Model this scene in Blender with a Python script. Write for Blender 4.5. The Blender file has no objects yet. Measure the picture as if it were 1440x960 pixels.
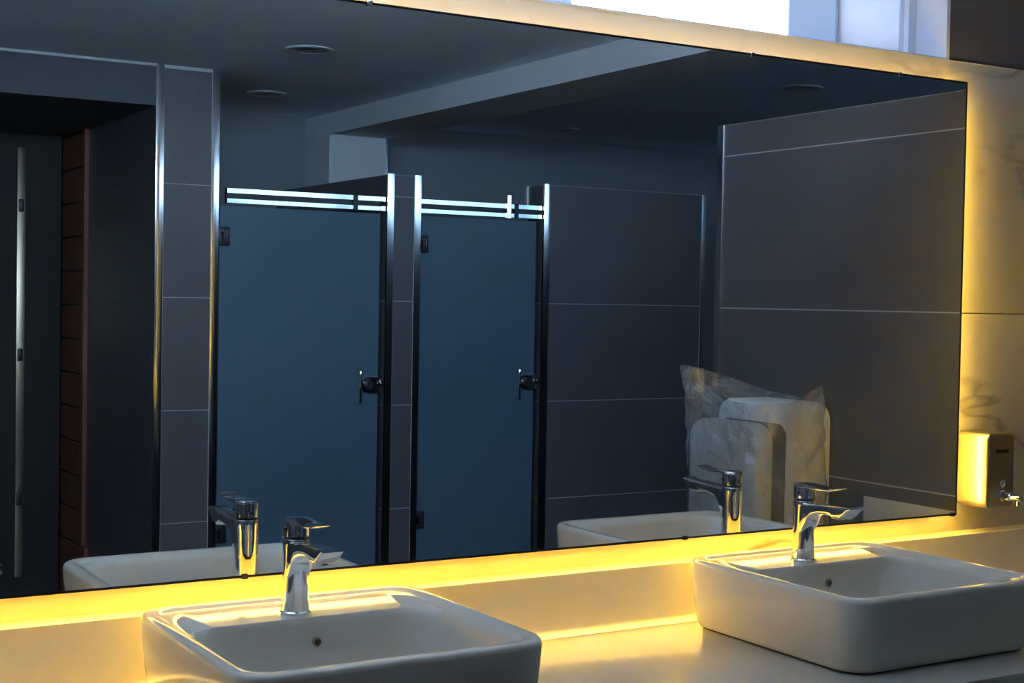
import bpy, bmesh, math, random
from mathutils import Vector, Matrix, noise
random.seed(7)
SC = bpy.context.scene
COL = SC.collection
# ------------------------------------------------------------------ camera
EYE = 1.475
CAM = Vector((0.0, -2.197, EYE))
YAW, PITCH, ROLL, FPX = 0.5422, -0.0283, 0.0174, 2033.6
f_ = Vector((math.sin(YAW) * math.cos(PITCH), math.cos(YAW) * math.cos(PITCH), math.sin(PITCH)))
rr = Vector((math.cos(YAW), -math.sin(YAW), 0)); uu = rr.cross(f_)
r_ = rr * math.cos(ROLL) + uu * math.sin(ROLL); u_ = -rr * math.sin(ROLL) + uu * math.cos(ROLL)
cd = bpy.data.cameras.new('camera'); cam = bpy.data.objects.new('camera', cd); COL.objects.link(cam)
cd.sensor_width = 36; cd.lens = FPX / 1440 * 36; cd.clip_start = 0.02; cd.clip_end = 200
M = Matrix((r_, u_, -f_)).transposed().to_4x4(); M.translation = CAM
cam.matrix_world = M
SC.camera = cam
# ------------------------------------------------------------------ sky, exposure
SKY = 35.0
LED, LED_TOP, LED_SIDE = 56.0, 13.0, 80.0
SUN = 60.0
w = bpy.data.worlds.new('sky'); SC.world = w; w.use_nodes = True
nt = w.node_tree; nt.nodes.clear()
N = nt.nodes.new
wo = N('ShaderNodeOutputWorld'); bg = N('ShaderNodeBackground'); bg.inputs['Strength'].default_value = SKY
tc = N('ShaderNodeTexCoord'); nz = N('ShaderNodeTexNoise'); nz.inputs['Scale'].default_value = 5.0; nz.inputs['Detail'].default_value = 5
rp = N('ShaderNodeValToRGB')
rp.color_ramp.elements[0].position = 0.40; rp.color_ramp.elements[0].color = (0.42, 0.62, 0.95, 1)
rp.color_ramp.elements[1].position = 0.62; rp.color_ramp.elements[1].color = (0.74, 0.86, 1.0, 1)
nt.links.new(tc.outputs['Generated'], nz.inputs['Vector']); nt.links.new(nz.outputs['Fac'], rp.inputs['Fac'])
nt.links.new(rp.outputs['Color'], bg.inputs['Color']); nt.links.new(bg.outputs['Background'], wo.inputs['Surface'])
sd_ = bpy.data.lights.new('sun', 'SUN'); sd_.energy = SUN; sd_.angle = 0.01; sd_.color = (1.0, 0.96, 0.9)
so_ = bpy.data.objects.new('sun', sd_); COL.objects.link(so_)
so_.rotation_euler = Vector((0.15, 0.5, -0.85)).to_track_quat('-Z', 'Y').to_euler()
for px, wx in ((0.78, 3.35), (4.50, 3.36)):                # sampling portals in the two window openings
    pl = bpy.data.lights.new('window_portal', 'AREA'); pl.shape = 'RECTANGLE'; pl.size = wx; pl.size_y = 0.36
    po = bpy.data.objects.new('window_portal', pl); COL.objects.link(po)
    po.location = (px, 0.215, 2.20); po.rotation_euler = (math.radians(-90), 0, 0)
    pl.cycles.is_portal = True
vs = SC.view_settings
SC.display_settings.display_device = 'sRGB'
vs.view_transform = 'Standard'; vs.look = 'None'; vs.exposure = 0.0; vs.gamma = 1.0; vs.use_curve_mapping = False
cy = SC.cycles
cy.use_denoising = True
cy.max_bounces = 10; cy.diffuse_bounces = 5; cy.glossy_bounces = 6; cy.transparent_max_bounces = 12; cy.transmission_bounces = 8
cy.sample_clamp_indirect = 60.0; cy.caustics_reflective = True; cy.blur_glossy = 0.0

# ------------------------------------------------------------------ materials
def mat(name, col, rough=0.5, metal=0.0, spec=0.5, coat=0.0, vary=0.0, vscale=6.0, bump=0.0, bscale=60.0, emis=None, estr=0.0):
    m = bpy.data.materials.new(name); m.use_nodes = True
    t = m.node_tree; b = t.nodes['Principled BSDF']
    b.inputs['Base Color'].default_value = (*col, 1); b.inputs['Roughness'].default_value = rough
    b.inputs['Metallic'].default_value = metal; b.inputs['Specular IOR Level'].default_value = spec
    b.inputs['Coat Weight'].default_value = coat
    if emis:
        b.inputs['Emission Color'].default_value = (*emis, 1); b.inputs['Emission Strength'].default_value = estr
    tcn = t.nodes.new('ShaderNodeTexCoord')
    if vary:
        n = t.nodes.new('ShaderNodeTexNoise'); n.inputs['Scale'].default_value = vscale; n.inputs['Detail'].default_value = 6
        mx = t.nodes.new('ShaderNodeMix'); mx.data_type = 'RGBA'
        mx.inputs[6].default_value = (*[c * (1 - vary) for c in col], 1); mx.inputs[7].default_value = (*[min(1, c * (1 + vary)) for c in col], 1)
        t.links.new(tcn.outputs['Object'], n.inputs['Vector']); t.links.new(n.outputs['Fac'], mx.inputs[0]); t.links.new(mx.outputs[2], b.inputs['Base Color'])
    if bump:
        n2 = t.nodes.new('ShaderNodeTexNoise'); n2.inputs['Scale'].default_value = bscale
        bp = t.nodes.new('ShaderNodeBump'); bp.inputs['Strength'].default_value = bump; bp.inputs['Distance'].default_value = 0.002
        t.links.new(tcn.outputs['Object'], n2.inputs['Vector']); t.links.new(n2.outputs['Fac'], bp.inputs['Height']); t.links.new(bp.outputs['Normal'], b.inputs['Normal'])
    return m

def marble_mat():
    m = mat('veined_marble', (0.80, 0.78, 0.75), 0.42, spec=0.3)
    t = m.node_tree; b = t.nodes['Principled BSDF']
    tcn = t.nodes.new('ShaderNodeTexCoord')
    mp = t.nodes.new('ShaderNodeMapping'); mp.inputs['Rotation'].default_value = (0, 0.75, 0.2); mp.inputs['Scale'].default_value = (0.8, 1.0, 2.6)
    n1 = t.nodes.new('ShaderNodeTexNoise'); n1.inputs['Scale'].default_value = 1.6; n1.inputs['Detail'].default_value = 5; n1.inputs['Roughness'].default_value = 0.45; n1.inputs['Distortion'].default_value = 0.25
    ab = t.nodes.new('ShaderNodeMath'); ab.operation = 'SUBTRACT'; ab.inputs[1].default_value = 0.5
    a2 = t.nodes.new('ShaderNodeMath'); a2.operation = 'ABSOLUTE'
    r1 = t.nodes.new('ShaderNodeValToRGB'); r1.color_ramp.elements[0].position = 0.0; r1.color_ramp.elements[0].color = (0.36, 0.34, 0.33, 1)
    r1.color_ramp.elements[1].position = 0.018; r1.color_ramp.elements[1].color = (1, 1, 1, 1)
    n2 = t.nodes.new('ShaderNodeTexNoise'); n2.inputs['Scale'].default_value = 1.7; n2.inputs['Detail'].default_value = 3
    r2 = t.nodes.new('ShaderNodeValToRGB'); r2.color_ramp.elements[0].position = 0.50; r2.color_ramp.elements[1].position = 0.66
    mx = t.nodes.new('ShaderNodeMix'); mx.data_type = 'RGBA'; mx.inputs[6].default_value = (0.68, 0.61, 0.48, 1)
    mul = t.nodes.new('ShaderNodeMix'); mul.data_type = 'RGBA'; mul.blend_type = 'MULTIPLY'; mul.inputs[0].default_value = 1.0; mul.inputs[6].default_value = (0.68, 0.61, 0.48, 1)
    L = t.links.new
    L(tcn.outputs['Object'], mp.inputs['Vector']); L(mp.outputs['Vector'], n1.inputs['Vector']); L(tcn.outputs['Object'], n2.inputs['Vector'])
    L(n1.outputs['Fac'], ab.inputs[0]); L(ab.outputs[0], a2.inputs[0]); L(a2.outputs[0], r1.inputs['Fac'])
    L(n2.outputs['Fac'], r2.inputs['Fac']); L(r1.outputs['Color'], mul.inputs[7]); L(r2.outputs['Color'], mx.inputs[0]); L(mul.outputs[2], mx.inputs[7])
    L(mx.outputs[2], b.inputs['Base Color'])
    return m

def shader_mat(name):
    m = bpy.data.materials.new(name); m.use_nodes = True
    t = m.node_tree; t.nodes.clear(); o = t.nodes.new('ShaderNodeOutputMaterial')
    return m, t, o

def frosted_mat():
    m, t, o = shader_mat('frosted_blue_glass'); L = t.links.new
    d = t.nodes.new('ShaderNodeBsdfDiffuse'); d.inputs['Color'].default_value = (0.165, 0.26, 0.325, 1)
    tr = t.nodes.new('ShaderNodeBsdfRefraction'); tr.inputs['Color'].default_value = (0.45, 0.62, 0.68, 1); tr.inputs['Roughness'].default_value = 0.28; tr.inputs['IOR'].default_value = 1.15
    g = t.nodes.new('ShaderNodeBsdfGlossy'); g.inputs['Roughness'].default_value = 0.38; g.inputs['Color'].default_value = (0.8, 0.9, 0.95, 1)
    m1 = t.nodes.new('ShaderNodeMixShader'); m1.inputs[0].default_value = 0.5
    m2 = t.nodes.new('ShaderNodeMixShader'); lw = t.nodes.new('ShaderNodeFresnel'); lw.inputs['IOR'].default_value = 1.4
    L(d.outputs[0], m1.inputs[1]); L(tr.outputs[0], m1.inputs[2]); L(lw.outputs[0], m2.inputs[0]); L(m1.outputs[0], m2.inputs[1]); L(g.outputs[0], m2.inputs[2]); L(m2.outputs[0], o.inputs['Surface'])
    return m

def pane_mat(name, tint):
    m, t, o = shader_mat(name); L = t.links.new
    tr = t.nodes.new('ShaderNodeBsdfTransparent'); tr.inputs['Color'].default_value = (*tint, 1)
    g = t.nodes.new('ShaderNodeBsdfGlossy'); g.inputs['Roughness'].default_value = 0.02
    fr = t.nodes.new('ShaderNodeFresnel'); fr.inputs['IOR'].default_value = 1.25
    mx = t.nodes.new('ShaderNodeMixShader')
    L(fr.outputs[0], mx.inputs[0]); L(tr.outputs[0], mx.inputs[1]); L(g.outputs[0], mx.inputs[2]); L(mx.outputs[0], o.inputs['Surface'])
    return m

def milky_mat(name, col):
    m, t, o = shader_mat(name); L = t.links.new
    tl = t.nodes.new('ShaderNodeBsdfTranslucent'); tl.inputs['Color'].default_value = (*col, 1)
    d = t.nodes.new('ShaderNodeBsdfDiffuse'); d.inputs['Color'].default_value = (0.7, 0.7, 0.75, 1)
    mx = t.nodes.new('ShaderNodeMixShader'); mx.inputs[0].default_value = 0.35
    L(tl.outputs[0], mx.inputs[1]); L(d.outputs[0], mx.inputs[2]); L(mx.outputs[0], o.inputs['Surface'])
    return m

def film_mat():
    m, t, o = shader_mat('clear_plastic_film'); L = t.links.new
    tr = t.nodes.new('ShaderNodeBsdfTransparent'); tr.inputs['Color'].default_value = (0.93, 0.93, 0.93, 1)
    g = t.nodes.new('ShaderNodeBsdfGlossy'); g.inputs['Roughness'].default_value = 0.13
    d = t.nodes.new('ShaderNodeBsdfDiffuse'); d.inputs['Color'].default_value = (0.8, 0.8, 0.78, 1)
    tcn = t.nodes.new('ShaderNodeTexCoord'); n = t.nodes.new('ShaderNodeTexNoise'); n.inputs['Scale'].default_value = 14; n.inputs['Detail'].default_value = 2; n.inputs['Distortion'].default_value = 0.4
    bp = t.nodes.new('ShaderNodeBump'); bp.inputs['Strength'].default_value = 0.7; bp.inputs['Distance'].default_value = 0.01
    lw = t.nodes.new('ShaderNodeLayerWeight'); lw.inputs['Blend'].default_value = 0.35
    ml = t.nodes.new('ShaderNodeMath'); ml.operation = 'MULTIPLY_ADD'; ml.inputs[1].default_value = 0.55; ml.inputs[2].default_value = 0.24
    m1 = t.nodes.new('ShaderNodeMixShader'); m1.inputs[0].default_value = 0.35
    m2 = t.nodes.new('ShaderNodeMixShader')
    L(tcn.outputs['Object'], n.inputs['Vector']); L(n.outputs['Fac'], bp.inputs['Height']); L(bp.outputs[0], g.inputs['Normal']); L(bp.outputs[0], lw.inputs['Normal'])
    L(g.outputs[0], m1.inputs[1]); L(d.outputs[0], m1.inputs[2]); L(lw.outputs['Facing'], ml.inputs[0]); L(ml.outputs[0], m2.inputs[0])
    vo = t.nodes.new('ShaderNodeTexVoronoi'); vo.feature = 'DISTANCE_TO_EDGE'; vo.inputs['Scale'].default_value = 6.0
    ds = t.nodes.new('ShaderNodeMix'); ds.data_type = 'RGBA'; ds.blend_type = 'ADD'; ds.inputs[0].default_value = 0.03
    cr = t.nodes.new('ShaderNodeMapRange'); cr.inputs[1].default_value = 0.0; cr.inputs[2].default_value = 0.016; cr.inputs[3].default_value = 0.07; cr.inputs[4].default_value = 0.0
    ad = t.nodes.new('ShaderNodeMath'); ad.operation = 'ADD'; ad.use_clamp = True
    L(tcn.outputs['Object'], ds.inputs[6]); L(n.outputs['Color'], ds.inputs[7]); L(ds.outputs[2], vo.inputs['Vector']); L(vo.outputs['Distance'], cr.inputs[0])
    L(ml.outputs[0], ad.inputs[0]); L(cr.outputs[0], ad.inputs[1]); L(ad.outputs[0], m2.inputs[0])
    L(tr.outputs[0], m2.inputs[1]); L(m1.outputs[0], m2.inputs[2]); L(m2.outputs[0], o.inputs['Surface'])
    return m

def mirror_mat():
    m, t, o = shader_mat('mirror_silver')
    g = t.nodes.new('ShaderNodeBsdfGlossy'); g.inputs['Roughness'].default_value = 0.0; g.inputs['Color'].default_value = (0.84, 0.89, 0.90, 1)
    t.links.new(g.outputs[0], o.inputs['Surface']); return m

MARBLE = marble_mat()
UPST = mat('quartz_brightened', (0.86, 0.78, 0.60), 0.16, vary=0.02, vscale=30)  # upstand copy of the quartz, lightened in place of stronger strip light
QUARTZ = mat('quartz_darkened', (0.45, 0.41, 0.335), 0.12, vary=0.02, vscale=30)  # countertop copy of the same quartz, darkened in place of weaker strip light
CERAMIC = mat('white_ceramic', (0.62, 0.56, 0.45), 0.06, spec=0.5)
TILE = mat('charcoal_tile', (0.104, 0.098, 0.106), 0.34, vary=0.16, vscale=5, bump=0.12, bscale=90)
TILE_UP = mat('grey_tile', (0.24, 0.25, 0.27), 0.45, vary=0.10, vscale=4)
GROUT = mat('pale_grout', (0.42, 0.42, 0.42), 0.8)
PAINT = mat('ceiling_paint', (0.78, 0.85, 0.95), 0.8, bump=0.05, bscale=120)
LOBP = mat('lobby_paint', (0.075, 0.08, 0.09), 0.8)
BEAMP = mat('beam_paint', (0.62, 0.63, 0.64), 0.8)
FLOOR = mat('floor_tile', (0.035, 0.035, 0.037), 0.3, vary=0.15, vscale=8)
CHROME = mat('polished_chrome', (0.86, 0.86, 0.87), 0.04, metal=1)
STEEL = mat('satin_steel', (0.74, 0.75, 0.76), 0.12, metal=1)
RAIL = mat('matt_anodised_rail', (0.44, 0.50, 0.52), 0.10, metal=1)
BRUSH = mat('brushed_steel', (0.42, 0.37, 0.28), 0.33, metal=1)
DARKM = mat('dark_metal', (0.05, 0.05, 0.055), 0.35, metal=0.6)
BLACK = mat('black_plastic', (0.012, 0.012, 0.013), 0.4)
FROST = frosted_mat()
WPAINT = mat('white_window_frame', (0.80, 0.79, 0.84), 0.4)
REVEAL = mat('reveal_plaster', (0.72, 0.72, 0.78), 0.7)
TINT = pane_mat('blue_tinted_pane', (0.118, 0.13, 0.151))
TINT2 = pane_mat('grey_tinted_pane', (0.35, 0.38, 0.40))
CLEAR = pane_mat('clear_pane', (0.93, 0.96, 0.96))
MILKY = milky_mat('frosted_window_pane', (0.27, 0.265, 0.275))
FILM = film_mat()
MIRROR = mirror_mat()
WOOD = mat('red_brown_wood', (0.20, 0.062, 0.034), 0.5, vary=0.3, vscale=10)
DOORD = mat('dark_brown_door', (0.022, 0.018, 0.016), 0.75, vary=0.15, vscale=6)
LEDM = mat('warm_led', (0.9, 0.8, 0.5), 0.5, emis=(1.0, 0.66, 0.09), estr=LED)
LEDT = mat('warm_led_dim', (0.9, 0.8, 0.5), 0.5, emis=(1.0, 0.66, 0.09), estr=LED_TOP)
LEDS = mat('warm_led_side', (0.9, 0.8, 0.5), 0.5, emis=(1.0, 0.66, 0.09), estr=LED_SIDE)
PLASTIC = mat('white_appliance_plastic', (0.74, 0.73, 0.69), 0.32)
GREYP = mat('grey_appliance_plastic', (0.065, 0.065, 0.06), 0.4)
LENS = mat('downlight_reflector', (0.55, 0.56, 0.58), 0.3)

# ------------------------------------------------------------------ helpers
def wloc(p):
    v = Vector((0, 0, 0))
    while p is not None:
        v += p.location; p = p.parent
    return v

def link(name, bm, m, parent=None, smooth=False, label=None):
    bmesh.ops.recalc_face_normals(bm, faces=bm.faces)
    off = wloc(parent)
    for v in bm.verts: v.co -= off
    me = bpy.data.meshes.new(name); bm.to_mesh(me); bm.free()
    if m: me.materials.append(m)
    if smooth:
        for p in me.polygons: p.use_smooth = True
        try: me.set_sharp_from_angle(angle=math.radians(38))
        except Exception: pass
    o = bpy.data.objects.new(name, me); COL.objects.link(o)
    if parent is not None: o.parent = parent
    if label: o['label'] = label
    return o

def add_box(bm, x0, x1, y0, y1, z0, z1, bev=0.0, seg=2):
    vs_ = [bm.verts.new((x, y, z)) for x in (x0, x1) for y in (y0, y1) for z in (z0, z1)]
    q = [(0, 1, 3, 2), (4, 6, 7, 5), (0, 4, 5, 1), (2, 3, 7, 6), (0, 2, 6, 4), (1, 5, 7, 3)]
    fs = [bm.faces.new([vs_[i] for i in f]) for f in q]
    if bev > 0:
        es = list({e for f in fs for e in f.edges})
        bmesh.ops.bevel(bm, geom=es, offset=bev, segments=seg, profile=0.5, affect='EDGES')

def box(name, x0, x1, y0, y1, z0, z1, m, parent=None, bev=0.0, seg=2, label=None):
    bm = bmesh.new(); add_box(bm, min(x0, x1), max(x0, x1), min(y0, y1), max(y0, y1), min(z0, z1), max(z0, z1), bev, seg)
    return link(name, bm, m, parent, smooth=bev > 0, label=label)

def loft(bm, rings, cap0=True, cap1=True):
    vr = [[bm.verts.new(p) for p in r] for r in rings]
    n = len(vr[0])
    for a, b in zip(vr, vr[1:]):
        for i in range(n):
            bm.faces.new((a[i], a[(i + 1) % n], b[(i + 1) % n], b[i]))
    if cap0: bm.faces.new(vr[0][::-1])
    if cap1: bm.faces.new(vr[-1])
    return vr

def circ(c, r, axis='z', n=32, ry=None):
    ry = ry or r; out = []
    for i in range(n):
        a = 2 * math.pi * i / n; p, q = r * math.cos(a), ry * math.sin(a)
        out.append({'z': (c[0] + p, c[1] + q, c[2]), 'y': (c[0] + p, c[1], c[2] + q), 'x': (c[0], c[1] + p, c[2] + q)}[axis])
    return out

def lathe(name, c, prof, m, parent, axis='z', n=32, label=None):
    bm = bmesh.new(); k = {'x': 0, 'y': 1, 'z': 2}[axis]; rings = []
    for r, h in prof:
        p = list(c); p[k] += h; rings.append(circ(p, max(r, 1e-4), axis, n))
    loft(bm, rings)
    return link(name, bm, m, parent, True, label)

def tube(bm, pts, r, n=12):
    pts = [Vector(p) for p in pts]; rings = []; up = None
    for i, p in enumerate(pts):
        d = (pts[min(i + 1, len(pts) - 1)] - pts[max(i - 1, 0)]).normalized()
        a = d.orthogonal().normalized() if up is None else (up - d * up.dot(d)).normalized()
        up = a; b = d.cross(a)
        rings.append([p + a * (r * math.cos(2 * math.pi * k / n)) + b * (r * math.sin(2 * math.pi * k / n)) for k in range(n)])
    loft(bm, rings)

def rrect(x0, x1, y0, y1, z, r, k=6):
    r = max(1e-4, min(r, (x1 - x0) / 2 - 1e-4, (y1 - y0) / 2 - 1e-4)); out = []
    for cx, cy_, a0 in ((x1 - r, y1 - r, 0), (x0 + r, y1 - r, 90), (x0 + r, y0 + r, 180), (x1 - r, y0 + r, 270)):
        for i in range(k + 1):
            a = math.radians(a0 + 90 * i / k); out.append((cx + r * math.cos(a), cy_ + r * math.sin(a), z))
    return out

def root(name, loc, label, cat, group=None):
    o = bpy.data.objects.new(name, None); COL.objects.link(o); o.location = loc; o.empty_display_size = 0.05
    return tag(o, label, cat, group)

def tag(o, label, cat, group=None):
    o['label'] = label; o['category'] = cat
    if group: o['group'] = group
    return o

def struct(o, label=None):
    o['kind'] = 'structure'
    if label: o['label'] = label
    return o

def copy_tree(src, loc, label):
    c = src.copy(); COL.objects.link(c); c.location = loc; c['label'] = label
    for ch in list(src.children):
        d = ch.copy(); COL.objects.link(d); d.parent = c
        for g in list(ch.children):
            e = g.copy(); COL.objects.link(e); e.parent = d
    return c

# ------------------------------------------------------------------ room shell
CEIL, PART = 2.379, 2.007
JOINTS = [0.114, 0.564, 1.014, 1.464, 1.914]
SY = -3.413                     # front of the stalls
WX = 2.762                      # face of the short wing wall
FACE = 0.056                    # marble face
struct(box('floor', -1.9, 6.4, -5.3, 0.25, -0.1, 0.0, FLOOR), 'dark grey tiled floor')
struct(box('ceiling', -1.9, 6.4, -5.3, 0.25, CEIL, CEIL + 0.1, PAINT), 'grey painted ceiling with round downlights')
struct(box('wall_left', -1.9, -1.8, -5.2, 0.25, 0, CEIL, TILE_UP), 'dark wall at the entrance side')
struct(box('wall_right', 6.2, 6.3, -5.2, 0.25, 0, CEIL, TILE_UP), 'dark far side wall')
wb = struct(box('wall_back', 1.80, 6.3, -4.80, -4.684, 0, CEIL, TILE_UP), 'dark wall behind the stalls')
struct(box('wall_passage_end', -1.9, 1.81, -5.3, -5.2, 0, CEIL, TILE_UP), 'dark wall closing the entrance passage')
# the mirror wall: marble slabs up to the window
wf = struct(box('wall_front', -1.9, WX + 0.16, FACE + 0.012, 0.25, 0, 2.018, GROUT), 'veined white marble wall behind the mirror')
box('marble_slab', -1.8, WX, FACE, FACE + 0.012, 0.90, 1.4625, MARBLE, wf, 0.0015)
box('marble_slab', -1.8, WX, FACE, FACE + 0.012, 1.4655, 2.020, MARBLE, wf, 0.0015)
box('marble_ledge', -1.8, WX, FACE, 0.25, 2.018, 2.022, MARBLE, wf)
struct(box('wall_front_upper', 2.474, 2.80, FACE + 0.004, 0.25, 2.022, CEIL, TILE), 'dark panel right of the window')
struct(box('wall_front_side', WX + 0.16, 6.3, FACE, 0.25, 0, 2.022, TILE), 'dark wall beyond the wing wall')
w2 = struct(box('window_2', 2.80, 6.2, 0.15, 0.235, 2.022, 2.050, WPAINT), 'clerestory window beyond the wing wall')
box('frame_rail', 2.80, 6.2, 0.15, 0.235, 2.345, CEIL, WPAINT, w2)
for x in (2.80, 4.15, 5.60, 6.14): box('frame_stile', x, x + 0.06, 0.15, 0.235, 2.050, 2.345, WPAINT, w2)
for a, b in ((2.86, 4.15), (4.21, 5.60), (5.66, 6.14)): box('tinted_pane', a, b, 0.186, 0.192, 2.050, 2.345, TINT2, w2)
struct(box('wall_front_end', -1.9, -0.9, FACE + 0.004, 0.25, 2.022, CEIL, TILE), 'dark panel at the other end of the window')

# window above the mirror
wn = struct(box('window_1', -0.9, 2.4715, 0.20, 0.235, 2.022, 2.052, WPAINT), 'white framed clerestory window above the mirror')
box('window_reveal', 2.464, 2.474, FACE + 0.004, 0.25, 2.022, CEIL, REVEAL, wn, label='pale plaster reveal')
box('window_sill', -0.9, 2.464, FACE + 0.004, 0.20, 2.022, 2.026, REVEAL, wn)
box('frame_rail', -0.9, 2.464, 0.15, 0.235, 2.345, CEIL, WPAINT, wn)
box('frame_stile', 2.440, 2.464, 0.150, 0.235, 2.026, 2.345, WPAINT, wn)
box('frame_stile', 2.426, 2.438, 0.162, 0.19, 2.026, 2.345, STEEL, wn, label='grey metal seal strip')
box('frame_stile', 1.40, 1.535, 0.15, 0.20, 2.026, 2.345, WPAINT, wn)
box('frame_stile', 0.28, 0.36, 0.15, 0.20, 2.026, 2.345, WPAINT, wn)
box('frame_stile', -0.9, -0.84, 0.15, 0.20, 2.026, 2.345, WPAINT, wn)
box('frosted_pane', 2.240, 2.428, 0.166, 0.172, 2.026, 2.345, MILKY, wn, label='milky white pane')
box('tinted_pane', 2.110, 2.249, 0.176, 0.182, 2.026, 2.345, TINT, wn, label='blue tinted pane')
box('clear_pane', 1.535, 2.112, 0.186, 0.192, 2.026, 2.345, CLEAR, wn, label='clear bright pane')
box('clear_pane', 0.36, 1.40, 0.186, 0.192, 2.026, 2.345, CLEAR, wn, label='clear bright pane')
box('clear_pane', -0.84, 0.28, 0.186, 0.192, 2.026, 2.345, CLEAR, wn, label='clear bright pane')
box('screw', 2.4395, 2.4405, 0.170, 0.174, 2.085, 2.089, DARKM, wn)

BOUNCE = mat('bounce_slab_blue', (0.48, 0.56, 0.66), 0.9, vary=0.1, vscale=2)
struct(box('bounce_slab', -8, 12, 0.25, 14, 1.55, 1.70, BOUNCE), 'pale blue grey unseen slab added outside to bounce sunlight through the windows')  # unseen slab, added to throw sunlight up onto the ceiling
# ---- tiled partitions ----------------------------------------------------
def rows(z1):
    zs = [0.0] + [j for j in JOINTS if j < z1 - 0.02] + [z1]
    return list(zip(zs, zs[1:]))
G = 0.0016
def tiles_y(parent, x0, x1, yf, side, z1, t=0.006, top=True):      # tiles on a face of constant y; side=+1 faces +y
    rw = rows(z1)
    if not top: rw = rw[:-2] + [(rw[-2][0], rw[-1][1])]
    for a, b in rw:
        box('tile', x0, x1, yf, yf + side * t, a + G, b - G, TILE, parent, 0.0008, 1)
def tiles_x(parent, y0, y1, xf, side, z1, t=0.006, g=G):
    for a, b in rows(z1):
        box('tile', xf, xf + side * t, y0, y1, a + g, b - g, TILE, parent, 0.0008, 1)
def strip(parent, x0, x1, y0, y1, z1, label=None):
    bm = bmesh.new(); n = 8; sag = 0.0009                    # slightly domed steel edge profile
    sec = [(x0, y0), (x1, y0)] + [(x1 + (x0 - x1) * k / n, y1 - sag * (2 * k / n - 1) ** 2) for k in range(n + 1)]
    loft(bm, [[(x, y, z) for x, y in sec] for z in (0.0, z1)])
    link('corner_trim', bm, STEEL, parent, True, label)

T = 0.0012
# pillar between the lobby and the first stall, up to the ceiling
p1 = struct(box('wall_pillar', 1.7322, 1.9888, -4.69, SY - T, 0, CEIL, GROUT), 'tall charcoal tiled pillar reaching the ceiling')
tiles_y(p1, 1.765, 1.958, SY - 0.006, 1, CEIL - 0.012)
tiles_x(p1, -4.40, SY - 0.012, 1.737, -1, CEIL - 0.012, g=0.0004)
tiles_x(p1, -4.68, SY - 0.012, 1.984, 1, CEIL - 0.012)
strip(p1, 1.731, 1.763, SY - 0.012, SY + 0.002, CEIL); strip(p1, 1.960, 1.991, SY - 0.012, SY + 0.002, CEIL)
# partition between the stalls
p2 = struct(box('wall_partition', 2.7452, 2.8988, -4.69, SY - T, 0, PART, GROUT), 'charcoal tiled partition between the two stalls')
tiles_y(p2, 2.777, 2.873, SY - 0.006, 1, PART)
tiles_x(p2, -4.68, SY - 0.012, 2.750, -1, PART); tiles_x(p2, -4.68, SY - 0.012, 2.894, 1, PART)
strip(p2, 2.744, 2.775, SY - 0.012, SY + 0.002, PART + 0.004); strip(p2, 2.875, 2.906, SY - 0.012, SY + 0.002, PART + 0.004)
# front wall right of the second stall
p3 = struct(box('wall_screen', 3.5452, 4.458, SY - 0.154, SY - T, 0, PART, GROUT), 'wide charcoal tiled screen wall beside the second stall')
tiles_y(p3, 3.577, 4.452, SY - 0.006, 1, PART, top=False); tiles_x(p3, SY - 0.15, SY - 0.012, 3.550, -1, PART)
strip(p3, 3.540, 3.575, SY - 0.012, SY + 0.002, PART + 0.004); strip(p3, 4.454, 4.484, SY - 0.012, SY + 0.002, PART)
strip(p3, 3.540, 3.552, SY - 0.166, SY - 0.148, PART)
# wing wall at the end of the counter
p4 = struct(box('wall_wing', WX + T, WX + 0.154, -1.200, FACE, 0, PART, GROUT), 'charcoal tiled wing wall at the end of the counter')
tiles_x(p4, -1.186, FACE - 0.002, WX + 0.006, -1, PART)
tiles_y(p4, WX + 0.02, WX + 0.15, -1.200, -1, PART)
strip(p4, WX - 0.003, WX + 0.020, -1.210, -1.184, PART)
# column under the beam, beam
co = struct(box('wall_column', 2.893, 3.212, -4.69, -4.372, 0, 2.275, BEAMP), 'grey column under the ceiling beam')
strip(co, 3.198, 3.216, -4.376, -4.368, 2.275)
struct(box('ceiling_beam', 2.893, 3.212, -4.69, FACE + 0.004, 2.275, CEIL, BEAMP), 'pale grey beam under the ceiling')
# lobby: bulkhead, soffit, doorway with board lined reveal
LOB = 2.216
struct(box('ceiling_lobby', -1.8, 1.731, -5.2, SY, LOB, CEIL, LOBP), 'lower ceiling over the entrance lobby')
box('shadow_bead', -1.8, 1.731, SY, SY + 0.006, CEIL - 0.010, CEIL, GROUT, bpy.data.objects['ceiling_lobby'])
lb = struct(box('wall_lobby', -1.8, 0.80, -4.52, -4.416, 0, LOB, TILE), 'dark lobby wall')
tr = struct(box('trim_1', 1.712, 1.731, -4.44, -4.405, 0, LOB, WOOD), 'red brown wooden door jamb')
rv = struct(box('wall_passage', 1.722, 1.80, -5.2, -4.44, 0, LOB, DARKM), 'passage side lined with wooden boards')
for k in range(14):
    box('board', 1.712, 1.722, -4.80, -4.442, 0.01 + k * 0.157, 0.01 + k * 0.157 + 0.150, WOOD, rv, 0.003, 1)
dr = struct(box('door_1', 0.80, 1.712, -4.86, -4.82, 0.01, LOB, DOORD), 'dark brown entrance door')
mx0 = 1.505
sp = box('edge_strip', mx0, mx0 + 0.040, -4.82, -4.805, 0.13, 2.15, BRUSH, dr, 0.003, label='vertical metal strip')
for z in (0.50, 1.18, 1.88): box('screw_cap', mx0 + 0.006, mx0 + 0.030, -4.807, -4.799, z - 0.03, z + 0.03, BLACK, sp, 0.005)
box('kick_rail', 0.85, 1.45, -4.82, -4.806, 0.15, 0.17, BRUSH, dr); box('kick_rail', 0.85, 1.45, -4.82, -4.806, 0.19, 0.20, BRUSH, dr)
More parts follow.
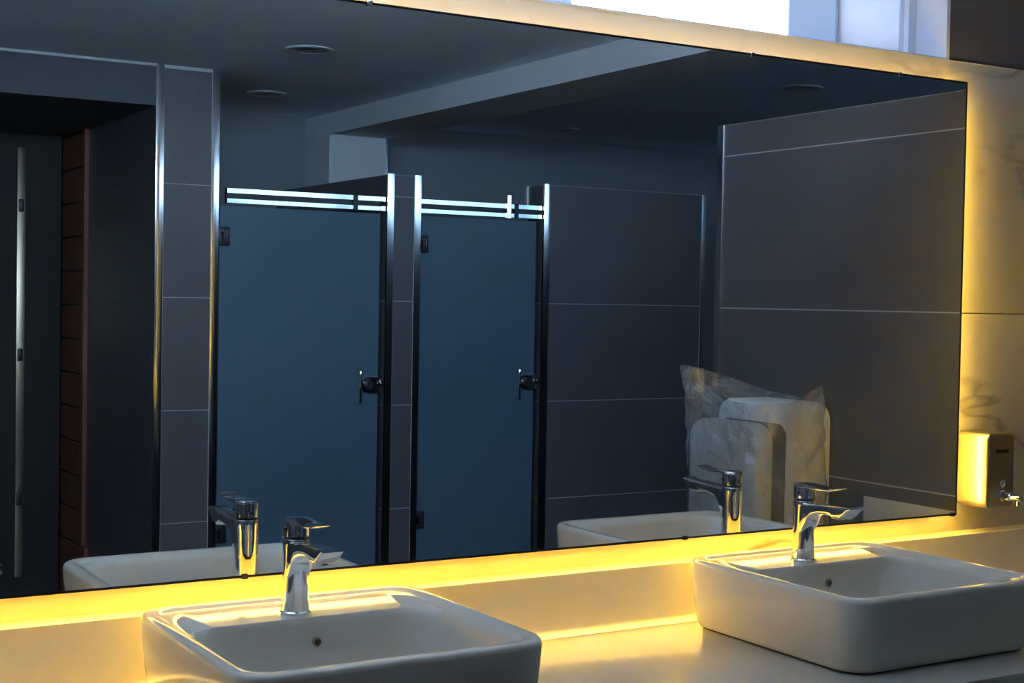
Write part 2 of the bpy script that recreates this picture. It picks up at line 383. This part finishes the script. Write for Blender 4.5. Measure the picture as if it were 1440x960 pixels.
box('frame_block', 1.737 - 0.03, 1.728, -4.405, -4.33, 0, 0.33, WOOD, tr, 0.003, 1)

# ------------------------------------------------------------------ mirror
MX0, MX1, MZ0, MZ1 = -0.45, 2.467, 1.023, 1.966
mr = root('wall_mirror', ((MX0 + MX1) / 2, 0, MZ0), 'large dark edged backlit mirror on the marble wall above both basins', 'mirror')
box('mirror_glass', MX0 + 0.004, MX1 - 0.004, 0.0, 0.006, MZ0 + 0.004, MZ1 - 0.004, MIRROR, mr)
bm = bmesh.new()
e = 0.004
add_box(bm, MX0, MX1, -0.0005, 0.008, MZ0, MZ0 + e); add_box(bm, MX0, MX1, -0.0005, 0.008, MZ1 - e, MZ1)
add_box(bm, MX0, MX0 + e, -0.0005, 0.008, MZ0 + e, MZ1 - e); add_box(bm, MX1 - e, MX1, -0.0005, 0.008, MZ0 + e, MZ1 - e)
link('mirror_edge', bm, DARKM, mr, label='thin dark mirror edge')
box('backing_box', MX0 + 0.0105, MX1 - 0.0105, 0.006, FACE, MZ0 + 0.0105, MZ1 - 0.0105, WPAINT, mr)
def led(pts, chan, m):
    bm = bmesh.new(); bm.faces.new([bm.verts.new(p) for p in pts])
    link('led_strip', bm, m, mr, label='warm yellow light strip')
    box('led_channel', *chan, WPAINT, mr)
xa, xb = MX0 + 0.03, MX1 - 0.004
led([(xa, 0.009, MZ0 + 0.0075), (xb, 0.009, MZ0 + 0.0075), (xb, 0.020, MZ0 + 0.0075), (xa, 0.020, MZ0 + 0.0075)], (xa, xb, 0.008, 0.0205, MZ0 + 0.0095, MZ0 + 0.0102), LEDM)
box('led_blocking_lip', xa, xb, 0.0205, 0.022, MZ0 - 0.0016, MZ0 + 0.0102, WPAINT, mr)  # unseen lip, added to block the strip's light from the marble
led([(xa, 0.009, MZ1 - 0.006), (xb, 0.009, MZ1 - 0.006), (xb, 0.020, MZ1 - 0.001), (xa, 0.020, MZ1 - 0.001)], (xa, xb, 0.008, 0.022, MZ1 - 0.010, MZ1 - 0.0065), LEDT)
za, zb = MZ0 + 0.01, MZ1 - 0.01
led([(MX1 - 0.006, 0.009, za), (MX1 - 0.006, 0.009, zb), (MX1 - 0.001, 0.020, zb), (MX1 - 0.001, 0.020, za)], (MX1 - 0.010, MX1 - 0.0065, 0.008, 0.022, za, zb), LEDS)
for x, z in ((1.036, MZ1), (1.86, MZ1), (2.26, MZ1)):
    box('mirror_clip', x - 0.005, x + 0.005, -0.004, 0.008, z - 0.007, z + 0.002, CHROME, mr, 0.001, 1)
for x in (0.83, 0.91, 1.72, 2.455):
    box('mirror_clip', x - 0.005, x + 0.005, -0.004, 0.008, MZ0 - 0.002, MZ0 + 0.006, DARKM, mr, 0.001, 1)

# ------------------------------------------------------------------ counter
CZ, CF = 0.860, -0.561
ct = root('vanity_counter', (0.9, -0.29, 0.0), 'long white quartz vanity counter carrying both basins below the mirror', 'counter')
bm = bmesh.new()
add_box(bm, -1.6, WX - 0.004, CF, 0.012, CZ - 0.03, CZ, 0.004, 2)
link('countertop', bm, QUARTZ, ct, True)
# upstand with a coved foot
bm = bmesh.new()
U = 0.017
prof = [(FACE, CZ - 0.03), (U, CZ - 0.03), (U - 0.013, CZ + 0.0004)]
for k in range(7):
    a = math.radians(90 * k / 6); prof.append((U - 0.013 + 0.013 * math.sin(a), CZ + 0.0005 + 0.013 - 0.013 * math.cos(a)))
prof += [(U, 0.9735), (U + 0.0025, 0.976), (FACE, 0.976)]
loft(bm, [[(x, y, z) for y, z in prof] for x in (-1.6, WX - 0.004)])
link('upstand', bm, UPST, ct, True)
box('side_splash', WX - 0.022, WX - 0.004, CF + 0.005, -0.014, CZ + 0.0005, 0.980, QUARTZ, ct, 0.002)
box('apron', -1.6, WX - 0.004, CF + 0.012, CF + 0.03, 0.62, CZ - 0.03, QUARTZ, ct)
box('cabinet_base', -1.6, WX - 0.004, CF + 0.10, FACE, 0.0, 0.62, TILE_UP, ct)

# ------------------------------------------------------------------ basins
def basin(cx, label):
    W, y1, y0 = 0.2385, 0.0, -0.474
    x0, x1 = cx - W, cx + W
    RZ = 0.991
    b = root('vessel_basin', (cx, (y0 + y1) / 2, CZ), label, 'basin', 'square basins on the vanity counter')
    bm = bmesh.new(); K = 8
    def R(i, z, r): return rrect(x0 + i, x1 - i, y0 + i, y1 - i, z, r, K)
    rings = [R(0.016, CZ + 0.004, 0.05), R(0.010, CZ + 0.012, 0.054), R(0.004, 0.93, 0.056), R(0.0, RZ - 0.010, 0.058), R(0.0015, RZ - 0.004, 0.057),
             R(0.005, RZ - 0.0008, 0.054), R(0.009, RZ, 0.05), R(0.020, RZ - 0.0005, 0.042), R(0.024, RZ - 0.003, 0.039), R(0.027, RZ - 0.0055, 0.036), R(0.030, RZ - 0.0062, 0.034)]
    def B(i, yb, z, r): return rrect(x0 + i, x1 - i, y0 + i, yb, z, r, K)
    yb = y1 - 0.143
    rings += [B(0.0315, yb, RZ - 0.0085, 0.05), B(0.034, yb - 0.0015, RZ - 0.0105, 0.052), B(0.038, yb - 0.005, RZ - 0.020, 0.055), B(0.046, yb - 0.010, RZ - 0.060, 0.06),
              B(0.060, yb - 0.022, RZ - 0.092, 0.06), B(0.09, yb - 0.05, RZ - 0.104, 0.05), B(0.19, yb - 0.14, RZ - 0.108, 0.02)]
    loft(bm, rings)
    link('basin_bowl', bm, CERAMIC, b, True)
    bm = bmesh.new(); loft(bm, [R(0.020, CZ + 0.0005, 0.048), R(0.020, CZ + 0.006, 0.048)]); link('foot_joint', bm, BLACK, b, False, 'dark joint under the basin')
    yo = yb - 0.0095
    lathe('overflow_hole', (cx + 0.006, yo + 0.003, RZ - 0.046), [(0.0078, 0.0), (0.0078, -0.004), (0.0055, -0.005)], BRUSH, b, 'y', 20, 'small overflow ring')
    lathe('overflow_slot', (cx + 0.006, yo - 0.0012, RZ - 0.046), [(0.0054, 0.0), (0.0054, -0.0012)], BLACK, b, 'y', 16)
    lathe('drain', (cx, (y0 + yb) / 2 - 0.005, RZ - 0.108), [(0.03, 0.0), (0.03, 0.003), (0.02, 0.005)], CHROME, b, 'z', 24, 'chrome drain')
    return b
BX = (0.885, 1.944)
basin(BX[0], 'square white ceramic basin in front of the mirrored glass stall doors')
basin(BX[1], 'square white ceramic basin at the counter end by the soap dispenser')

# ------------------------------------------------------------------ faucets
def faucet(fx, label):
    fy, fz = -0.108, 0.983
    f = root('basin_faucet', (fx, fy, fz), label, 'faucet', 'chrome faucets on the basins')
    lathe('base_flange', (fx, fy, fz), [(0.0235, -0.0015), (0.0250, 0.0), (0.0250, 0.004), (0.0232, 0.006)], CHROME, f, label='round foot ring')
    bm = bmesh.new()
    loft(bm, [circ((fx, fy, fz + h), r, 'z', 40) for r, h in ((0.0222, 0.004), (0.0222, 0.008), (0.0212, 0.026), (0.0203, 0.052), (0.0200, 0.080), (0.0205, 0.098), (0.0212, 0.109), (0.0212, 0.1165), (0.0206, 0.1175))])
    # spout: a flat rounded bar running forward, underside arching out of the body
    secs = []
    for L, top, bot, hw in ((-0.012, 0.1140, 0.050, 0.0175), (0.008, 0.1142, 0.050, 0.0185), (0.0195, 0.1145, 0.068, 0.0180), (0.026, 0.1148, 0.083, 0.0178), (0.036, 0.1155, 0.0920, 0.0178),
                            (0.055, 0.1170, 0.0975, 0.0180), (0.078, 0.1180, 0.0995, 0.0184), (0.088, 0.1184, 0.0990, 0.0186), (0.092, 0.1186, 0.0945, 0.0186), (0.114, 0.1195, 0.0945, 0.0187), (0.120, 0.1198, 0.0985, 0.0187), (0.137, 0.1210, 0.1135, 0.0187), (0.1405, 0.1214, 0.1170, 0.0180)):
        y = fy - L; ring = []
        cr = min(0.0065, (top - bot) / 2.05)
        for (sx, sz, a0) in ((1, 1, 0), (-1, 1, 90), (-1, -1, 180), (1, -1, 270)):
            for k in range(6):
                a = math.radians(a0 + 90 * k / 5)
                ring.append((fx + sx * (hw - cr) + cr * math.cos(a), y, fz + (top - cr if sz > 0 else bot + cr) + cr * math.sin(a)))
        secs.append(ring)
    loft(bm, secs)
    link('faucet_body', bm, CHROME, f, True)
    lathe('aerator', (fx, fy - 0.103, fz + 0.0925), [(0.0085, 0.0), (0.0105, 0.001), (0.0105, 0.004)], DARKM, f, label='dark aerator')
    lathe('cap_seam', (fx, fy, fz + 0.117), [(0.0190, 0.0), (0.0190, 0.004)], BLACK, f)
    bm = bmesh.new()
    loft(bm, [circ((fx, fy, fz + h), r, 'z', 40) for r, h in ((0.0200, 0.1205), (0.0211, 0.1215), (0.0211, 0.1440), (0.0205, 0.1475), (0.0190, 0.1490))])
    secs = []
    for L, zc, hw, th in ((-0.0205, 0.1460, 0.0105, 0.0050), (-0.014, 0.1465, 0.0165, 0.0075), (0.0, 0.1470, 0.0205, 0.0085), (0.02, 0.1467, 0.0208, 0.0080), (0.042, 0.1458, 0.0200, 0.0058), (0.065, 0.1452, 0.0188, 0.0042), (0.084, 0.1462, 0.0178, 0.0036), (0.093, 0.1490, 0.0166, 0.0032), (0.099, 0.1508, 0.0150, 0.0024)):
        y = fy - L; ring = []
        for k in range(20):
            a = 2 * math.pi * k / 20; c, s = math.cos(a), math.sin(a)
            ring.append((fx + hw * math.copysign(abs(c) ** 0.5, c), y, fz + zc + th / 2 * math.copysign(abs(s) ** 0.6, s)))
        secs.append(ring)
    loft(bm, secs)
    lv = link('lever', bm, CHROME, f, True)
    lathe('grub_screw', (fx, fy + 0.0205, fz + 0.1290), [(0.0024, -0.001), (0.0024, 0.0014)], BLACK, lv, 'y', 12)
    lathe('indicator_dot', (fx - 0.0203, fy - 0.006, fz + 0.1330), [(0.0026, -0.0014), (0.0026, 0.0006)], DARKM, lv, 'x', 12)
    return f
fa = faucet(0.8725, 'chrome lever faucet on the basin in front of the mirrored stall doors')
copy_tree(fa, (1.9237, -0.108, 0.983), 'chrome lever faucet on the basin at the counter end by the soap dispenser')

# ------------------------------------------------------------------ soap dispenser
sx0, sx1, sz0, sz1 = 2.523, 2.612, 1.036, 1.202
sd = root('soap_dispenser', ((sx0 + sx1) / 2, FACE, sz0), 'stainless steel box soap dispenser on the marble wall beside the mirror', 'dispenser')
bm = bmesh.new()
def rz(y, i, r): return [(x, y, z) for x, z, _ in rrect(sx0 + i, sx1 - i, sz0 + i, sz1 - i, 0, r, 6)]
loft(bm, [rz(FACE - 0.0035, 0.0, 0.014), rz(-0.027, 0.0, 0.014), rz(-0.0315, 0.0015, 0.013), rz(-0.0335, 0.005, 0.010), rz(-0.0336, 0.007, 0.009)])
link('housing', bm, BRUSH, sd, True)
bm = bmesh.new()
loft(bm, [rz(FACE - 0.0005, 0.003, 0.012), rz(FACE - 0.0035, 0.003, 0.012)])
link('back_plate', bm, DARKM, sd)
mxs = (sx0 + sx1) / 2 + 0.004
lathe('sight_glass', (mxs, -0.0325, 1.091), [(0.0085, 0.0), (0.0085, -0.003), (0.0060, -0.004), (0.0058, -0.002)], CHROME, sd, 'y', 24, 'round sight glass')
nz_ = lathe('push_valve', (mxs, -0.0325, 1.064), [(0.0125, 0.0), (0.0125, -0.004), (0.0100, -0.006), (0.0100, -0.026), (0.0075, -0.027), (0.0075, -0.031), (0.0085, -0.032), (0.0085, -0.052), (0.0065, -0.054)], CHROME, sd, 'y', 24, 'chrome push valve')
bm = bmesh.new(); tube(bm, [(mxs, -0.078, 1.060), (mxs, -0.078, 1.047)], 0.0042); link('spout_tip', bm, CHROME, nz_, True)
box('label_plate', mxs - 0.022, mxs + 0.018, -0.0342, -0.0330, 1.158, 1.166, DARKM, sd)

# ------------------------------------------------------------------ hand dryer in its bag
dy0, dy1 = -1.005, -0.702      # far and near end
hd = root('hand_dryer', (WX, (dy0 + dy1) / 2, 0.56), 'white two-leaf hand dryer wrapped in clear plastic, on the tiled wing wall', 'hand dryer')
def slab(name, xa, xb, za, zb, m, ya, yb, r=0.05, ed=0.018):
    bm = bmesh.new()
    def S(x, i): return [(x, y, z) for y, z, _ in rrect(ya + i, yb - i, za + i, zb - i, 0, max(r - i, 0.01), 7)]
    loft(bm, [S(xb, ed * 0.3), S(xb - ed * 0.4, 0.0), S(xa + ed, 0.0), S(xa + ed * 0.35, ed * 0.28), S(xa, ed)])
    return link(name, bm, m, hd, True)
DX = 2.735
slab('rear_body', DX - 0.128, WX - 0.001, 0.56, 1.213, PLASTIC, dy0, dy1, 0.05)
slab('front_leaf', DX - 0.235, DX - 0.165, 0.56, 1.160, PLASTIC, dy0, dy1 - 0.01, 0.055, 0.03)
slab('inner_channel', DX - 0.170, DX - 0.126, 0.58, 0.86, GREYP, dy0 + 0.02, dy1 - 0.03, 0.03)
slab('inner_face', DX - 0.1305, DX - 0.120, 0.70, 1.158, GREYP, dy0 + 0.025, dy1 - 0.012, 0.03, 0.003)

def film():
    rings = []; n = 150; mlev = 60
    zb = 0.62
    A, B_ = (DX - 0.250, WX - 0.006), (dy0 - 0.020, dy1 + 0.020)
    cxm, cym = (A[0] + A[1]) / 2, (B_[0] + B_[1]) / 2
    for j in range(mlev + 1):
        t = j / mlev; ring = []
        for k in range(n):
            a = 2 * math.pi * k / n; c, s = math.cos(a), math.sin(a)
            q = 0.42
            x = cxm + (A[1] - A[0]) / 2 * math.copysign(abs(c) ** q, c); y = cym + (B_[1] - B_[0]) / 2 * math.copysign(abs(s) ** q, s)
            fx = (x - A[0]) / (A[1] - A[0]); fy = (y - B_[0]) / (B_[1] - B_[0])      # 0 = room side / far end
            top = 1.216 + 0.100 * max(0, 1 - fy * 1.5) ** 1.2 * (1 - 0.75 * fx) + 0.045 * math.exp(-((fy - 1) / 0.14) ** 2) * math.exp(-((fx - 0.85) / 0.25) ** 2)
            z = zb + (top - zb) * t
            up = max(0.0, (z - 1.10) / 0.2)
            lean = max(0, 1 - fy * 2.2) * max(0, 1 - fx * 1.6)                       # the open top stands out at one corner
            x += -0.012 * up * lean; y += -0.028 * up * lean
            inn = up * (1 - lean) * 0.16
            x += (cxm + 0.05 - x) * inn * 0.5; y += (cym - y) * inn * 0.6
            if fy > 0.9 and fx > 0.5: y += 0.03 * max(0, 1 - (z - 0.70) / 0.45)
            p = Vector((x, y, z))
            v1 = noise.voronoi(p * 7.0)[0]; v2 = noise.voronoi(p * 15.0 + Vector((5, 2, 1)))[0]
            d = 0.022 * (v1[1] - v1[0]) - 0.006 + 0.010 * (v2[1] - v2[0]) + 0.010 * noise.noise(p * 6)
            p += Vector((c, s, 0.15)).normalized() * d
            p.x = min(p.x, WX - 0.004)
            ring.append(p)
        rings.append(ring)
    bm = bmesh.new(); loft(bm, rings, False, False)
    return bm
bg_ = link('plastic_bag', film(), FILM, None, False)
tag(bg_, 'crumpled clear plastic bag pulled over the white hand dryer', 'bag')

# ------------------------------------------------------------------ stall doors and header rails
def stall_door(xa, xb, label, long_name):
    zt, yd = 1.838, SY - 0.030
    d = root('stall_door', ((xa + xb) / 2, yd, 0.15), label, 'door', 'frosted glass stall doors')
    box('glass_panel', xa + 0.004, xb - 0.006, yd - 0.005, yd + 0.005, 0.15, zt, FROST, d, 0.001, 1)
    box('glass_edge', xb - 0.0055, xb - 0.001, yd - 0.006, yd + 0.006, 0.15, zt, BLACK, d, label='dark door seal')
    for z in (1.715, 0.505):
        h = box('hinge', xa - 0.002, xa + 0.044, yd + 0.005, yd + 0.016, z - 0.038, z + 0.038, DARKM, d, 0.002, label='dark square hinge')
        box('hinge_pin', xa + 0.036, xa + 0.041, yd + 0.016, yd + 0.021, z - 0.034, z + 0.034, CHROME, h)
        box('hinge_plate', xa + 0.004, xa + 0.018, yd + 0.016, yd + 0.018, z - 0.018, z + 0.018, CHROME, h)
    hx = xb - 0.107
    for s in (1, -1):
        bm = bmesh.new(); zc = 1.100; yo = yd + s * 0.005; pts = []
        pts.append((hx, yo, zc - 0.072)); pts.append((hx, yo + s * 0.028, zc - 0.072))
        for k in range(1, 6):
            a = math.radians(90 * k / 6); pts.append((hx, yo + s * (0.028 + 0.014 * math.sin(a)), zc - 0.058 - 0.014 * math.cos(a)))
        pts.append((hx, yo + s * 0.042, zc))
        for k in range(1, 6):
            a = math.radians(90 * k / 6); pts.append((hx, yo + s * (0.028 + 0.014 * math.cos(a)), zc + 0.058 + 0.014 * math.sin(a)))
        pts.append((hx, yo + s * 0.028, zc + 0.072)); pts.append((hx, yo, zc + 0.072))
        tube(bm, pts, 0.0065, 14); link('pull_handle', bm, CHROME, d, True)
    # latch: bar with a rounded end and a turn knob
    bm = bmesh.new(); lx = xb - 0.056; ring0 = []
    prof = [(xb + 0.004, -0.034), (xb + 0.004, 0.034)] + [(lx + 0.036 * math.cos(math.radians(a)), 0.034 * math.sin(math.radians(a))) for a in range(90, 271, 15)]
    loft(bm, [[(x, yd + 0.005, 1.103 + z) for x, z in prof], [(x, yd + 0.018, 1.103 + z) for x, z in prof], [(lx + (x - lx) * 0.93, yd + 0.021, 1.103 + z * 0.9) for x, z in prof]])
    la = link('latch', bm, CHROME, d, True)
    lathe('latch_knob', (lx, yd + 0.020, 1.103), [(0.024, 0.0), (0.024, 0.006), (0.020, 0.010), (0.013, 0.011), (0.013, 0.006), (0.006, 0.006)], DARKM, la, 'y', 28)
    for k in (0.040, 0.056): box('latch_keep', lx + k, lx + k + 0.008, yd + 0.021, yd + 0.027, 1.094, 1.122, CHROME, la, 0.001, 1)
    return d
stall_door(2.000, 2.728, 'frosted blue grey glass stall door hinged on the tall pillar', 'a')
stall_door(2.908, 3.520, 'frosted blue grey glass stall door beside the wide tiled screen wall', 'b')

def header(xa, xb, label, br):
    h = root('header_rail', ((xa + xb) / 2, SY - 0.03, 1.85), label, 'rail', 'polished header rails above the stall doors')
    box('rail_core', xa, xb, SY - 0.040, SY - 0.022, 1.850, 1.911, DARKM, h)
    box('rail_flange', xa, xb, SY - 0.022, SY - 0.014, 1.890, 1.911, RAIL, h, 0.001, 1)
    box('rail_flange', xa, xb, SY - 0.022, SY - 0.014, 1.850, 1.869, RAIL, h, 0.001, 1)
    for z in (1.900, 1.860): box('rail_bracket', xb, xb + 0.020, SY - 0.026, SY - 0.012, z - 0.010, z + 0.010, CHROME, h, 0.001, 1)
    box('clip_reflection_mark', br - 0.010, br + 0.010, SY - 0.016, SY - 0.010, 1.848, 1.914, DARKM, h)  # dark block; on the first rail it stands in for a reflected mullion
    return h
header(2.030, 2.720, 'twin line chrome header rail above the stall door by the tall pillar', 2.600)
h2 = header(2.910, 3.515, 'twin line chrome header rail above the stall door by the screen wall', 3.400)
box('clip_reflection_mark', 3.345, 3.367, SY - 0.014, SY - 0.004, 1.845, 1.950, STEEL, h2, 0.001, 1, label='upright steel clip')

# ------------------------------------------------------------------ downlights
def downlight(x, y, label):
    d = root('downlight', (x, y, CEIL), label, 'downlight', 'round recessed downlights')
    lathe('trim_ring', (x, y, CEIL), [(0.062, 0.0), (0.088, 0.0), (0.088, -0.004), (0.080, -0.008), (0.070, -0.006), (0.062, -0.001)], LENS, d, 'z', 40)
    lathe('reflector', (x, y, CEIL), [(0.066, -0.0005), (0.060, -0.0025), (0.03, -0.001)], PAINT, d, 'z', 32)
    return d
downlight(2.088, -2.738, 'unlit round ceiling downlight over the first stall door, the one nearer the mirror')
downlight(2.387, -3.919, 'unlit round ceiling downlight inside the first stall, behind the tall pillar')
downlight(4.123, -2.356, 'unlit round ceiling downlight above the tiled wing wall')
downlight(4.160, -4.213, 'unlit round ceiling downlight behind the screen wall, deep in the room')
